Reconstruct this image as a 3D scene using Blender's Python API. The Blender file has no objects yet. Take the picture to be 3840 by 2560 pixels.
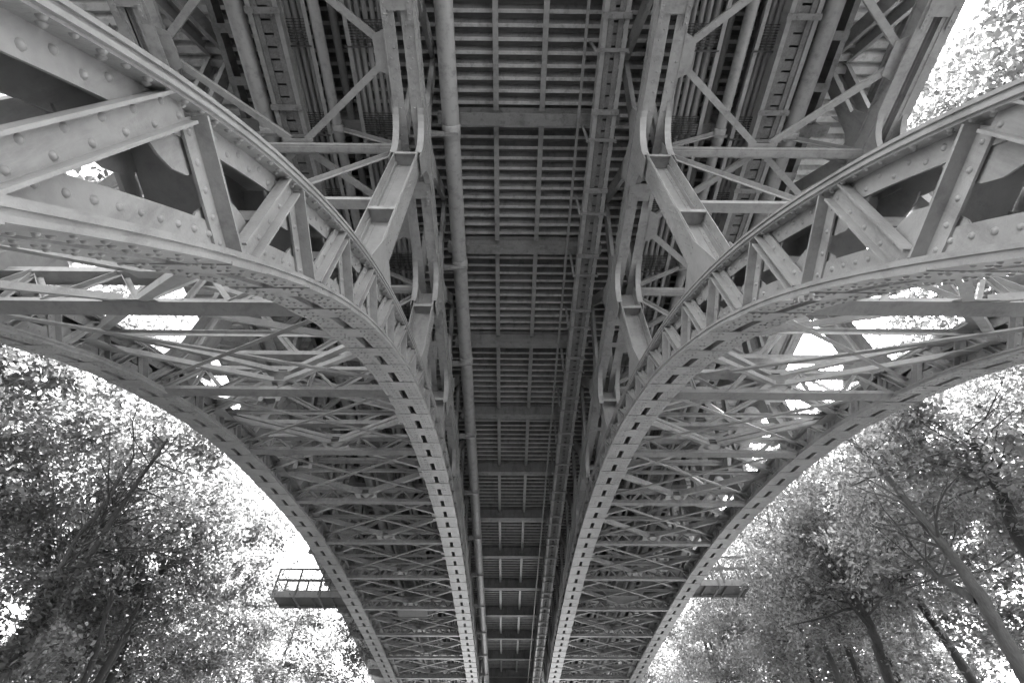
import bpy, math, random
import numpy as np
random.seed(7)
rng = np.random.default_rng(11)
C = bpy.context.scene.collection
R = math.radians

# ------------------------------------------------------------------ small vector helpers
def V(*a): return np.array(a, float)
def unit(a):
    a = np.asarray(a, float); n = np.linalg.norm(a)
    return a / n if n > 1e-9 else a

class MB:
    """collects shapes of ONE part and links them as one mesh object"""
    def __init__(s): s.v = []; s.f = []; s.sm = []
    def add(s, vs, fs, smooth=False):
        b = len(s.v); s.v.extend([tuple(map(float, p)) for p in vs])
        for f in fs: s.f.append([b + i for i in f]); s.sm.append(smooth)
    def box(s, c, sx, sy, sz):
        x, y, z = c
        s.obox(V(x, y, z), V(1, 0, 0), V(0, 1, 0), V(0, 0, 1), sx, sy, sz)
    def span(s, x0, x1, y0, y1, z0, z1):
        s.box(((x0 + x1) / 2, (y0 + y1) / 2, (z0 + z1) / 2), abs(x1 - x0), abs(y1 - y0), abs(z1 - z0))
    def obox(s, c, a, b, n, la, lb, ln):
        a = unit(a) * la / 2; b = unit(b) * lb / 2; n = unit(n) * ln / 2
        vs = [c + i * a + j * b + k * n for k in (-1, 1) for j in (-1, 1) for i in (-1, 1)]
        s.add(vs, [(0, 2, 3, 1), (4, 5, 7, 6), (0, 1, 5, 4), (2, 6, 7, 3), (0, 4, 6, 2), (1, 3, 7, 5)])
    def prof(s, p0, p1, poly, up):
        """extrude a closed 2-D outline (side, up) from p0 to p1"""
        p0 = np.asarray(p0, float); p1 = np.asarray(p1, float)
        d = unit(p1 - p0); up = np.asarray(up, float)
        up = unit(up - d * (up @ d)); sd = np.cross(d, up)
        n = len(poly)
        vs = [p + sd * a + up * b for p in (p0, p1) for a, b in poly]
        fs = [(i, (i + 1) % n, n + (i + 1) % n, n + i) for i in range(n)]
        fs += [tuple(range(n))[::-1], tuple(range(n, 2 * n))]
        s.add(vs, fs)
    def bar(s, p0, p1, w, h, up=(0, 0, 1)):
        s.prof(p0, p1, [(-w / 2, -h / 2), (w / 2, -h / 2), (w / 2, h / 2), (-w / 2, h / 2)], up)
    def angle(s, p0, p1, a, t, up=(0, 0, 1), flip=1):
        P = [(0, 0), (a, 0), (a, t), (t, t), (t, a), (0, a)]
        s.prof(p0, p1, [(flip * x, y) for x, y in P], up)
    def tee(s, p0, p1, w, h, t, up=(0, 0, 1)):
        """flange below, stem upward"""
        s.prof(p0, p1, [(-w / 2, 0), (w / 2, 0), (w / 2, t), (t / 2, t), (t / 2, h), (-t / 2, h), (-t / 2, t), (-w / 2, t)], up)
    def channel(s, p0, p1, w, h, t, up=(0, 0, 1)):
        s.prof(p0, p1, [(-w / 2, 0), (w / 2, 0), (w / 2, h), (w / 2 - t, h), (w / 2 - t, t), (-w / 2 + t, t), (-w / 2 + t, h), (-w / 2, h)], up)
    def ibeam(s, p0, p1, w, h, tf, tw, up=(0, 0, 1)):
        a, b = w / 2, tw / 2
        s.prof(p0, p1, [(-a, 0), (a, 0), (a, tf), (b, tf), (b, h - tf), (a, h - tf), (a, h), (-a, h), (-a, h - tf), (-b, h - tf), (-b, tf), (-a, tf)], up)
    def plate(s, pts, th):
        """flat polygon given a thickness vector"""
        n = len(pts); th = np.asarray(th, float)
        vs = [np.asarray(p, float) for p in pts] + [np.asarray(p, float) + th for p in pts]
        fs = [tuple(range(n))[::-1], tuple(range(n, 2 * n))] + [(i, (i + 1) % n, n + (i + 1) % n, n + i) for i in range(n)]
        s.add(vs, fs)
    def tube(s, pts, rad, seg=10, cap=True, smooth=True):
        pts = [np.asarray(p, float) for p in pts]; n = len(pts)
        rad = [rad] * n if np.isscalar(rad) else rad
        vs = []; ref = None
        for i, p in enumerate(pts):
            d = unit(pts[min(i + 1, n - 1)] - pts[max(i - 1, 0)])
            if ref is None: ref = V(1, 0, 0) if abs(d[0]) < .8 else V(0, 0, 1)
            a = unit(ref - d * (ref @ d)); ref = a; b = np.cross(d, a)
            vs += [p + rad[i] * (a * math.cos(2 * math.pi * k / seg) + b * math.sin(2 * math.pi * k / seg)) for k in range(seg)]
        fs = [(i * seg + k, i * seg + (k + 1) % seg, (i + 1) * seg + (k + 1) % seg, (i + 1) * seg + k) for i in range(n - 1) for k in range(seg)]
        s.add(vs, fs, smooth)
        if cap: s.add(vs[:seg], [tuple(range(seg))[::-1]]); s.add(vs[-seg:], [tuple(range(seg))])
    def rivet(s, p, nrm, r=.021, seg=8):
        if random.random() < .012: return
        r *= random.uniform(.86, 1.1); p = p + np.array([random.uniform(-.003, .003) for _ in range(3)]) * (1 - np.abs(unit(nrm)))
        nrm = unit(nrm); a = unit(np.cross(nrm, V(.3, .5, .81))); b = np.cross(nrm, a)
        vs = []
        rings = ((1.0, 0), (.82, .42), (.45, .68)) if seg >= 8 else ((1.0, 0), (.6, .55))
        for q, h in rings:
            vs += [p + r * q * (a * math.cos(2 * math.pi * k / seg) + b * math.sin(2 * math.pi * k / seg)) + nrm * (r * h) for k in range(seg)]
        fs = [(j * seg + k, j * seg + (k + 1) % seg, (j + 1) * seg + (k + 1) % seg, (j + 1) * seg + k) for j in range(len(rings) - 1) for k in range(seg)]
        if len(rings) == 3:
            vs.append(p + nrm * r * .76); m = len(vs) - 1
            fs += [(2 * seg + k, 2 * seg + (k + 1) % seg, m) for k in range(seg)]
        else: fs.append(tuple(range((len(rings) - 1) * seg, len(rings) * seg)))
        s.add(vs, fs, True)
    def sweep(s, frames, poly):
        """frames: list of (p, x, n); poly: closed outline (x, n)"""
        m = len(poly); vs = []
        for p, x, n in frames: vs += [p + x * a + n * b for a, b in poly]
        fs = [(i * m + k, i * m + (k + 1) % m, (i + 1) * m + (k + 1) % m, (i + 1) * m + k) for i in range(len(frames) - 1) for k in range(m)]
        e = (len(frames) - 1) * m
        fs += [tuple(range(m))[::-1], tuple(e + k for k in range(m))]
        s.add(vs, fs)
    def build(s, name, mat, parent=None):
        me = bpy.data.meshes.new(name); me.from_pydata(s.v, [], s.f)
        me.polygons.foreach_set("use_smooth", s.sm); me.update()
        me.materials.append(mat)
        o = bpy.data.objects.new(name, me); C.objects.link(o)
        if parent is not None: o.parent = parent
        return o

def empty(name, loc=(0, 0, 0), parent=None):
    o = bpy.data.objects.new(name, None); C.objects.link(o); o.location = loc
    o.empty_display_size = .3
    if parent is not None: o.parent = parent
    return o
def tag(o, label=None, cat=None, group=None, kind=None):
    if label: o["label"] = label
    if cat: o["category"] = cat
    if group: o["group"] = group
    if kind: o["kind"] = kind
    return o

# ------------------------------------------------------------------ materials (neutral greys: the photograph is monochrome)
def mat(name, lo, hi, scale=3.0, rough=.5, bump=0.0, bscale=40, fine=.25, stretch=(1, 1, 1), spec=.4, streak=0):
    m = bpy.data.materials.new(name); m.use_nodes = True
    nt = m.node_tree; N = nt.nodes; L = nt.links; b = N["Principled BSDF"]
    tc = N.new("ShaderNodeTexCoord"); mp = N.new("ShaderNodeMapping"); mp.inputs["Scale"].default_value = stretch
    L.new(tc.outputs["Object"], mp.inputs["Vector"])
    n1 = N.new("ShaderNodeTexNoise"); n1.inputs["Scale"].default_value = scale; n1.inputs["Detail"].default_value = 8; n1.inputs["Roughness"].default_value = .62
    n2 = N.new("ShaderNodeTexNoise"); n2.inputs["Scale"].default_value = scale * 11; n2.inputs["Detail"].default_value = 5
    L.new(mp.outputs[0], n1.inputs["Vector"]); L.new(mp.outputs[0], n2.inputs["Vector"])
    mx = N.new("ShaderNodeMix"); mx.data_type = 'FLOAT'; mx.inputs[0].default_value = fine
    L.new(n1.outputs["Fac"], mx.inputs[2]); L.new(n2.outputs["Fac"], mx.inputs[3])
    cr = N.new("ShaderNodeValToRGB"); e = cr.color_ramp.elements
    e[0].position = .3; e[0].color = (lo, lo, lo, 1); e[1].position = .68; e[1].color = (hi, hi, hi, 1)
    L.new(mx.outputs[0], cr.inputs[0])
    if streak:                                                     # grime patches and runs
        mp2 = N.new("ShaderNodeMapping"); mp2.inputs["Scale"].default_value = (1, 1, .22); L.new(tc.outputs["Object"], mp2.inputs["Vector"])
        n4 = N.new("ShaderNodeTexNoise"); n4.inputs["Scale"].default_value = 5.5; n4.inputs["Detail"].default_value = 7; n4.inputs["Roughness"].default_value = .7
        L.new(mp2.outputs[0], n4.inputs["Vector"])
        r4 = N.new("ShaderNodeValToRGB"); q = r4.color_ramp.elements; q[0].position = .5; q[0].color = (1, 1, 1, 1); q[1].position = .72; q[1].color = (1 - streak,) * 3 + (1,)
        L.new(n4.outputs["Fac"], r4.inputs[0])
        mu = N.new("ShaderNodeMix"); mu.data_type = 'RGBA'; mu.blend_type = 'MULTIPLY'; mu.inputs[0].default_value = 1
        L.new(cr.outputs[0], mu.inputs[6]); L.new(r4.outputs[0], mu.inputs[7]); L.new(mu.outputs[2], b.inputs["Base Color"])
    else: L.new(cr.outputs[0], b.inputs["Base Color"])
    b.inputs["Roughness"].default_value = rough
    b.inputs["Specular IOR Level"].default_value = spec
    if bump:
        n3 = N.new("ShaderNodeTexNoise"); n3.inputs["Scale"].default_value = bscale; n3.inputs["Detail"].default_value = 4
        L.new(mp.outputs[0], n3.inputs["Vector"])
        bp = N.new("ShaderNodeBump"); bp.inputs["Strength"].default_value = bump; bp.inputs["Distance"].default_value = .02
        L.new(n3.outputs["Fac"], bp.inputs["Height"]); L.new(bp.outputs[0], b.inputs["Normal"])
    return m
STEEL = mat("steel_paint", .27, .41, 1.3, .36, .16, 55, .3, streak=.33)
STEEL2 = mat("steel_weathered_riser_shade", .20, .32, 2.2, .5, .15, 45, streak=.5)
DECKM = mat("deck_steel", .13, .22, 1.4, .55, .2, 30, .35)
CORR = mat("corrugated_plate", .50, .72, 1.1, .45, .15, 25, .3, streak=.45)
PIPEM = mat("pipe_paint", .30, .44, .9, .4, .1, 30, .2, (1, .25, 1), streak=.4)
COND = mat("conduit_plastic", .18, .32, 1.8, .45, .1, 20, .3, (1, .2, 1))
BOARD = mat("tray_board", .12, .27, 3.0, .7, .4, 30, .4)
RUSTY = mat("dark_grating", .05, .09, 6, .7)
STONE = mat("rough_stone", .18, .36, 1.2, .9, .9, 6, .4)
CONC = mat("concrete", .3, .4, .6, .85, .3, 20)
GROUND = mat("ground_soil", .10, .18, .25, .95, .5, 8, .4)
BARK = mat("bark", .035, .11, 4, .9, .9, 16, .4, (1, 1, .25))
BARK2 = mat("bark_pale", .06, .16, 4, .9, .8, 16, .4, (1, 1, .25))

def leafmat(name, lo, hi, trans):
    m = bpy.data.materials.new(name); m.use_nodes = True
    nt = m.node_tree; N = nt.nodes; L = nt.links; b = N["Principled BSDF"]
    ge = N.new("ShaderNodeNewGeometry"); mr = N.new("ShaderNodeMapRange")
    mr.inputs[3].default_value = lo; mr.inputs[4].default_value = hi
    L.new(ge.outputs["Random Per Island"], mr.inputs[0])
    co = N.new("ShaderNodeCombineColor")
    for i in range(3): L.new(mr.outputs[0], co.inputs[i])
    L.new(co.outputs[0], b.inputs["Base Color"]); b.inputs["Roughness"].default_value = .42
    b.inputs["Specular IOR Level"].default_value = .5
    mt = N.new("ShaderNodeMath"); mt.operation = 'MULTIPLY'; mt.inputs[1].default_value = 3.1; L.new(mr.outputs[0], mt.inputs[0])
    t = N.new("ShaderNodeBsdfTranslucent"); L.new(mt.outputs[0], t.inputs["Color"])
    mx = N.new("ShaderNodeMixShader"); mx.inputs[0].default_value = trans
    L.new(b.outputs[0], mx.inputs[1]); L.new(t.outputs[0], mx.inputs[2])
    L.new(mx.outputs[0], N["Material Output"].inputs[0])
    return m
LEAF = leafmat("leaf", .06, .175, .62)
LEAF2 = leafmat("leaf_dark", .055, .15, .58)

# ------------------------------------------------------------------ bridge layout (metres; the camera's eye is the origin)
XC = .40                                   # centre line of the bridge
RIBX = [XC - 6.765, XC - 2.255, XC + 2.255, XC + 6.765]
PANEL = 3.22; Y0 = 3.5                      # column lines
def YN(n): return Y0 + PANEL * n
ZG = 9.8                                    # underside of the spandrel girders
SOF = [(-1.6, -3.2), (-1.0, -1.85), (-.3, -.25), (.2, .62), (.94, 1.70), (1.54, 2.48), (2.49, 3.55), (3.4, 4.38), (4.6, 5.25), (5.4, 5.75), (6.6, 6.35), (8.2, 7.02), (9.9, 7.55),
       (12.1, 8.05), (14.5, 8.50), (18.5, 8.98), (23, 9.28), (28, 9.48), (34, 9.6), (42, 9.5)]
TOP = [(-2.4, -3.2), (-1.6, -1.5), (-.9, .2), (-.3, 1.25), (.25, 2.12), (.6, 2.63), (1.1, 3.26), (1.6, 3.80), (2.4, 4.55), (3.4, 5.32), (4.6, 6.06), (5.5, 6.50), (6.6, 6.99), (8.1, 7.53),
       (9.6, 7.99), (12.1, 8.55), (14.5, 8.98), (18.5, 9.46), (23, 9.75), (28, 9.95), (34, 10.07), (42, 9.97)]
def spline(P):
    x = np.array([p[0] for p in P]); y = np.array([p[1] for p in P]); h = np.diff(x); d = np.diff(y) / h
    m = np.zeros(len(x)); m[0] = d[0]; m[-1] = d[-1]
    for i in range(1, len(x) - 1): m[i] = (d[i - 1] * h[i] + d[i] * h[i - 1]) / (h[i] + h[i - 1])
    def f(q):
        i = int(np.clip(np.searchsorted(x, q) - 1, 0, len(h) - 1)); t = (q - x[i]) / h[i]
        return y[i] * (2 * t**3 - 3 * t**2 + 1) + m[i] * h[i] * (t**3 - 2 * t**2 + t) + y[i + 1] * (-2 * t**3 + 3 * t**2) + m[i + 1] * h[i] * (t**3 - t**2)
    return f
zs = spline(SOF); zt = spline(TOP)
def fr(f, X, Y):
    k = (f(Y + .05) - f(Y - .05)) / .1; L = math.hypot(1, k)
    return V(X, Y, f(Y)), V(1, 0, 0), V(0, -k, 1) / L, V(0, 1, k) / L
def walk(f, y0, y1, step):
    """Y values equally spaced along the curve"""
    out = [y0]
    while out[-1] < y1:
        k = (f(out[-1] + .05) - f(out[-1] - .05)) / .1
        out.append(out[-1] + step / math.hypot(1, k))
    return out

bridge = empty("arch_bridge", (0, 0, 0))
tag(bridge, "grey riveted steel deck arch bridge with four lattice arch ribs seen from underneath", "bridge")

# ------------------------------------------------------------------ the four arch ribs
HW = .31; WP = .19
YEND = 41.0
def make_rib(X, inner):
    """inner: +1 when the bridge centre lies on the +X side of the rib"""
    rib = empty("arch_rib", (0, 0, 0), bridge)
    main = abs(X - XC) < 4
    ys = [-1.5 + .16 * i for i in range(94)]; ys = [y for y in ys if y < 12] + list(np.arange(12, YEND, .5))
    # top chord
    m = MB(); F = []
    for y in ys:
        p, x, n, t = fr(zt, X, y); F.append((p, x, n))
    m.sweep(F, [(-HW, -.022), (HW, -.022), (HW, 0), (-HW, 0)])
    m.sweep(F, [(-HW + .016, -.044), (HW - .016, -.044), (HW - .016, -.022), (-HW + .016, -.022)])
    m.sweep(F, [(-HW, -.068), (HW, -.068), (HW, -.044), (-HW, -.044)])
    LP = [(WP - .016, -.068), (HW - .02, -.068), (HW - .02, -.084), (WP, -.084), (WP, -.225), (WP - .016, -.225)]
    m.sweep(F, LP[::-1]); m.sweep(F, [(-a, b) for a, b in LP])
    last = 15 if main else 9
    for sgn in (1, -1):
        far = last if sgn == inner else 3
        for i, y in enumerate(walk(zt, -.6, far, .13 if main else .16)):
            p, x, n, t = fr(zt, X, y); sg = 8 if y < 4.5 and main else 5
            m.rivet(p + x * sgn * WP - n * .155 + (n * .02 if i % 2 else -n * .02), x * sgn, .021, sg)
            if i % 2 == 0: m.rivet(p + x * sgn * (WP + .035) - n * .084 + t * .05, -n, .021, sg)
            m.rivet(p + x * sgn * (WP + .078) - n * .084, -n, .021, sg)
    # top gussets
    TY = [.72 + (.822 if k >= 0 else 1.1) * k for k in range(-2, 50)]
    TY = [y for y in TY if y < YEND - 1]
    def bnode(k):
        y = TY[k]; p, x, n, t = fr(zt, X, y)
        # foot on the soffit curve
        a = p - n * .1; yy = y
        for _ in range(30):
            q = V(X, yy, zs(yy)); yy += ((p - q) @ t) / 1.6 if False else .5 * ((p - q) @ t) / math.hypot(1, 1)
        tyn = (TY[k + 1] if k + 1 < len(TY) else y + .82)
        pitch = math.hypot(tyn - y, zt(tyn) - zt(y))
        q, x2, n2, t2 = fr(zs, X, yy)
        return yy + .34 * pitch * t2[1]
    BY = [bnode(k) for k in range(len(TY))]
    def gusset(mm, f, y, side, sgn):
        p, x, n, t = fr(f, X, y); n = n * side
        pts = [(-.34, .20), (.34, .20), (.30, .26), (.16, .36), (.06, .40), (-.06, .40), (-.16, .36), (-.30, .26)]
        sc = min(1, (zt(y) - zs(y)) / 1.0 + .05)
        mm.plate([p + x * sgn * (WP - .03) + t * a * sc + n * (.2 + (b - .2) * sc) for a, b in pts], x * sgn * .014)
    for y in TY:
        if y < 22:
            for sgn in (1, -1): gusset(m, zt, y, -1, sgn)
    m.build("top_chord", STEEL, rib)
    # bottom chord
    m = MB(); F = []
    for y in ys:
        p, x, n, t = fr(zs, X, y); F.append((p, x, n))
    for s in (1, -1):
        for a, lo, hi in ((HW, 0, .024), (HW - .014, .024, .048), (HW, .048, .072)):
            P = [(.052, lo), (a, lo), (a, hi), (.052, hi)]
            m.sweep(F, P if s > 0 else [(-u, v) for u, v in P][::-1])
        P = [(WP - .016, .072), (HW - .02, .072), (HW - .02, .088), (WP, .088), (WP, .235), (WP - .016, .235)]
        m.sweep(F, P if s > 0 else [(-u, v) for u, v in P][::-1])
    for y in BY:
        p, x, n, t = fr(zs, X, y)
        m.obox(p + n * (.002), x, t, n, 2 * HW + .008, .40, .022)
        if y < 22:
            for sgn in (1, -1): gusset(m, zs, y, 1, sgn)
    for sgn in (1, -1):
        far = last if sgn == inner else 3
        for i, y in enumerate(walk(zs, -.4, far, .13 if main else .17)):
            p, x, n, t = fr(zs, X, y); sg = 8 if y < 4.5 and main else 5
            m.rivet(p + x * sgn * WP + n * .165, x * sgn, .021, sg)
        for i, y in enumerate(walk(zs, .1, 13 if main else 9, .15)):
            p, x, n, t = fr(zs, X, y); sg = 8 if y < 3.5 and main else 5
            near = min(abs(y - b) for b in BY) < .22
            for q in (.115, .165, .25): m.rivet(p + x * sgn * q - n * (.010 if near else 0) + t * (.04 if q == .16 else 0), -n, .018, sg)
    m.build("bottom_chord", STEEL, rib)
    # web members
    far = MB()
    for k in range(len(TY) - 1):
        yt, yb, yn = TY[k], BY[k], TY[k + 1]
        pt, x, nt_, tt = fr(zt, X, yt); pb, _, nb, tb = fr(zs, X, yb); pn, _, nn, tn = fr(zt, X, yn)
        A = pt - nt_ * .10 + tt * .05; B = pb + nb * .09 - tb * .05
        A2 = pn - nn * .09 - tn * .06; B2 = pb + nb * .09 + tb * .06
        single = yt < 17
        w = .17 if yt < 6 else .15 if yt < 12 else .12
        # post: a diaphragm plate across the rib with angles on both web planes
        m = MB() if single else far
        d = unit(A - B); e = unit(np.cross(V(1, 0, 0), d))
        m.prof(B, A, [(-WP + .02, -.006), (WP - .02, -.006), (WP - .02, .006), (-WP + .02, .006)], e)
        for sgn in (1, -1):
            o = x * sgn * (WP + .002)
            m.plate([B + o - e * .012, A + o - e * .012, A + o + e * w * .62, B + o + e * w * .62], x * sgn * .016)
            o2 = x * sgn * (WP + .018)
            m.plate([B + o2 - e * .012, A + o2 - e * .012, A + o2 + e * .006, B + o2 + e * .006], x * sgn * .085)
            if yt < 9 and (sgn == inner or yt < 3):
                L = np.linalg.norm(A - B); nr = max(2, int(L / .14))
                for i in range(nr):
                    m.rivet(B + (A - B) * ((i + .5) / nr) + o2 + e * w * .36, x * sgn, .019, 8 if yt < 3.2 and main else 5)
        if single: m.build("lattice_post", STEEL, rib)
        # diagonal: wide plate with raised edges on both web planes
        m = MB() if single else far
        d = unit(A2 - B2); e = unit(np.cross(V(1, 0, 0), d)); h = w / 2
        for sgn in (1, -1):
            o = x * sgn * (WP + .020)
            m.plate([B2 + o - e * h, A2 + o - e * h, A2 + o + e * h, B2 + o + e * h], x * sgn * .016)
            o2 = x * sgn * (WP + .036)
            for q in ((-h, -h + .016), (h - .016, h)) if yt < 1.2 else ((-.008, .008), (-h, -h + .014)):
                m.plate([B2 + o2 + e * q[0], A2 + o2 + e * q[0], A2 + o2 + e * q[1], B2 + o2 + e * q[1]], x * sgn * (.06 if yt < 1.2 else .075))
            if yt < 9 and (sgn == inner or yt < 3):
                L = np.linalg.norm(A2 - B2); nr = max(3, int(L / .1))
                for i in range(nr):
                    m.rivet(B2 + (A2 - B2) * ((i + .5) / nr) + o2 + e * h * (.45 if i % 2 else -.45), x * sgn, .019, 8 if yt < 3.2 and main else 5)
        q = (A2 + B2) / 2; m.obox(q, x, d, e, 2 * WP + .06, .12, .012)
        if single: m.build("lattice_diagonal", STEEL, rib)
    o = far.build("lattice_web", STEEL, rib); o["kind"] = "stuff"
    return rib
for i, X in enumerate(RIBX): make_rib(X, 1 if X < XC else -1)

# ------------------------------------------------------------------ spandrel columns, girders, node plates
NLAST = 13
GX = [RIBX[0] + .18, RIBX[1], RIBX[2], RIBX[3] - .18]     # girder and column lines
def make_column(X, n):
    y = YN(n); zb = zt(y) - .02; top = ZG - .05
    if top - zb < .35: return
    m = MB()
    m.span(X - .2, X + .2, y + .06, y + .076, zb - .15, top)                        # web
    for s in (-1, 1):
        m.span(X + s * .2, X + s * .218, y - .18, y + .18, zb - .2, top + .1)       # side plates
        m.prof((X + s * .2, y - .2, zb - .1), (X + s * .2, y - .2, top), [(0, 0), (.0, .06), (-s * .012, .06), (-s * .012, 0)] if False else [(-.006, 0), (.006, 0), (.006, .02), (-.006, .02)], (0, 1, 0))
        m.span(X + s * .19, X + s * .125, y + .05, y + .062, zb, top)               # angle leg on the web
        m.span(X + s * .199, X + s * .185, y - .03, y + .052, zb, top)
        if n < 4:
            for i in range(int((top - zb) / .13)):
                for yy in (-.13, -.05, .11):
                    m.rivet(V(X + s * .218, y + yy + (.04 if i % 2 else 0), zb + .13 * i), V(s, 0, 0), .017, 5)
                    if yy < 0: m.rivet(V(X + s * .2, y + yy + .05, zb + .13 * i), V(-s, 0, 0), .015, 5)
                m.rivet(V(X + s * .155, y + .05, zb + .13 * i), V(0, -1, 0), .016, 5)
    k = max(1, int(round((top - zb) / 1.9)))
    for i in range(k):
        z = zb + (top - zb) * (i + .72) / k
        m.span(X - .199, X + .199, y - .19, y + .058, z, z + .014)
        m.span(X - .199, X + .199, y - .19, y - .176, z - .07, z - .001)
    # base flare on the rib
    for s in (-1, 1):
        m.plate([(X + s * .221, y - .21, zb + .6), (X + s * .221, y + .21, zb + .6), (X + s * .221, y + .55, zb + .1 + (zt(y + .55) - zt(y))), (X + s * .221, y - .45, zb - .12 + (zt(y - .45) - zt(y)))], (s * .012, 0, 0))
    m.build("spandrel_column", STEEL, bridge)
for X in GX:
    for n in range(0, 8): make_column(X, n)

GT = 12.34                                   # top of the girder truss
def make_girder(X, inner):
    g = empty("spandrel_girder", (0, 0, 0), bridge)
    y0, y1 = YN(-4), YN(NLAST)
    m = MB(); outer = abs(X - XC) > 4
    if outer:
        m.span(X - .06, X + .06, y0, y1, ZG + .09, ZG + .104); m.span(X - .075, X - .055, y0, y1, ZG, ZG + .10); m.span(X + .055, X + .075, y0, y1, ZG + .001, ZG + .10)
        for q in (-1, 1): m.span(X + q * .13, X + q * .30, y0, y1, ZG - .013, ZG - .001)
    for s in (-1, 1):
        m.span(X + s * .055, X + s * .245, y0, y1, ZG, ZG + .018)                    # bottom angles, open in the middle
        m.span(X + s * .245, X + s * .262, y0, y1, ZG - .012, ZG + .30)              # side plates
        m.span(X + s * .262, X + s * .30, y0, y1, ZG + .284, ZG + .30)
        for i in range(int((18 - 0) / .16)):
            y = .2 + i * .16
            m.rivet(V(X + s * .15 + (.03 if i % 2 else -.03) * s, y, ZG), V(0, 0, -1), .019, 5)
            if s == inner or y < 6:
                m.rivet(V(X + s * .262, y + .05, ZG + .07), V(s, 0, 0), .018, 5)
                if i % 2: m.rivet(V(X + s * .262, y, ZG + .22), V(s, 0, 0), .018, 5)
    for n in range(-4, NLAST):
        for q in ((.5,) if not outer and n > 0 else ()):
            y = YN(n) + PANEL * q; m.span(X - .242, X + .242, y - .07, y + .07, ZG - .014, ZG - .001)
        y = YN(n) + .78
        m.span(X - .255, X + .255, y - .16, y + .2, ZG - .030, ZG - .016)            # wide batten below each node
        for s in (-1, 1):
            m.span(X + s * .17, X + s * .25, y + .05, y + .38, ZG - .046, ZG - .031)
            for i in range(4): m.rivet(V(X + s * .21, y + .09 + i * .08, ZG - .046), V(0, 0, -1), .018, 6)
    m.build("bottom_chord", STEEL, g)
    m = MB()
    for s in (-1, 1): m.span(X + s * .10, X + s * .27, y0, y1, GT, GT + .09)
    m.build("top_chord", STEEL2, g)
    for n in range(-2, 11):
        y = YN(n)
        for dy, zz in ((-1.0, GT - .02), (2.1, GT - .02)):
            m = MB()
            A = V(X, y + (.08 if dy > 0 else -.05), ZG + .2); B = V(X, y + dy, zz); d = unit(B - A); e = unit(np.cross(V(1, 0, 0), d))
            for s in (-1, 1):
                o = V(s * .225, 0, 0)
                m.plate([A + o - e * .17, B + o - e * .13, B + o + e * .13, A + o + e * .17], (s * .016, 0, 0))
                for q in (-1, 1):
                    o3 = V(s * .15, 0, 0)
                    m.plate([A + o3 + e * q * .15, B + o3 + e * q * .12, B + o3 + e * q * (.12 + .014), A + o3 + e * q * (.15 + .014)], (s * .073, 0, 0))
                if n < 3:
                    L = np.linalg.norm(B - A)
                    for i in range(int(L / .13)):
                        for q in (-.1, .1): m.rivet(A + (B - A) * (.13 * i / L) + V(s * .241, 0, 0) + e * (q + .015), V(s, 0, 0), .018, 5)
            m.build("truss_diagonal", STEEL, g)
        # node plate with curved fillets down to the column and up to the diagonals
        m = MB()
        gap = (ZG - zt(y)) if -1 < y < 41 else .3
        low = ZG - min(.85, max(.1, gap - .05))
        arc = []
        if low < ZG - .3:
            r = .68
            arc = [(.93, ZG + .02)] + [(.185 + r - r * math.sin(a), ZG - r + r * math.cos(a)) for a in np.linspace(0, math.pi / 2, 10)] + [(.185, low)]
        else: arc = [(.82, ZG + .02), (.6, ZG - .02), (.21, low)]
        right = arc; left = [(-a, b) for a, b in arc][::-1]
        up = [(-.80, ZG + .3), (-.62, ZG + .42), (-.60, ZG + .75), (-.38, ZG + .95), (-.22, ZG + .80), (0, ZG + .62), (.32, ZG + .74), (.62, ZG + .98), (.86, ZG + .74), (.74, ZG + .46), (.86, ZG + .3)]
        for s in (-1, 1):
            m.plate([(X + s * .264, y + a, b) for a, b in right + left + up], (s * .014, 0, 0))
            rr = [(a, b) for a, b in right[1:-1]]
            for side in (1, -1):                                                      # flange strip round the fillet
                for (a, b), (c, d2) in zip(rr[:-1], rr[1:]):
                    m.plate([(X + s * .17, y + side * a, b), (X + s * .285, y + side * a, b), (X + s * .285, y + side * c, d2), (X + s * .17, y + side * c, d2)], (0, side * .012, .004))
            if n < 4 and (s == inner or n < 2):
                for i in range(130):
                    a = random.uniform(-.7, .7); b = random.uniform(low, ZG + .6)
                    a = round(a / .085) * .085; b = round(b / .085) * .085
                    if b < ZG - .03 and abs(a) > .16 + max(0, (b - ZG + .55)) * .35: continue
                    m.rivet(V(X + s * .278, y + a, b), V(s, 0, 0), .017, 5)
        m.build("node_plate", STEEL, g)
    return g
for X in GX: make_girder(X, 1 if X < XC else -1)

# ------------------------------------------------------------------ deck: corrugated plate, floor beams, stringers, slab
ZD = 12.16
XL, XR_ = XC - 9.6, XC + 7.8
def deck(n, xa, xb, name, broad):
    m = MB(); y0 = YN(n); w = PANEL / 13; pts = []; mi = []
    f0 = .12 if broad else .072
    for i in range(13):
        y = y0 + i * w
        pts += [(y, ZD), (y + f0, ZD), (y + f0 + .03, ZD + .15), (y + w - .065, ZD + .15)]; mi += [0, 1, 1, 2]  # recess shade painted in: darker materials on upper faces and risers
    pts.append((y0 + PANEL, ZD)); k = len(pts)
    vs = [(xa, a, b) for a, b in pts] + [(xb, a, b) for a, b in pts]
    m.add(vs, [(i, i + 1, k + i + 1, k + i) for i in range(k - 1)])
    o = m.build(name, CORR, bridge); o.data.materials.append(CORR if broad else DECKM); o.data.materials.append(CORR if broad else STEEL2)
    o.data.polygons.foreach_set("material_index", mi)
for n in range(-5, NLAST):
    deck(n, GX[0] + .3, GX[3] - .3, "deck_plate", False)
    deck(n, XL, GX[0] + .299, "footway_plate", True); deck(n, GX[3] - .299, XR_, "footway_plate", True)  # footway plates pale throughout: daylight from outside put into their colour
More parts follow.
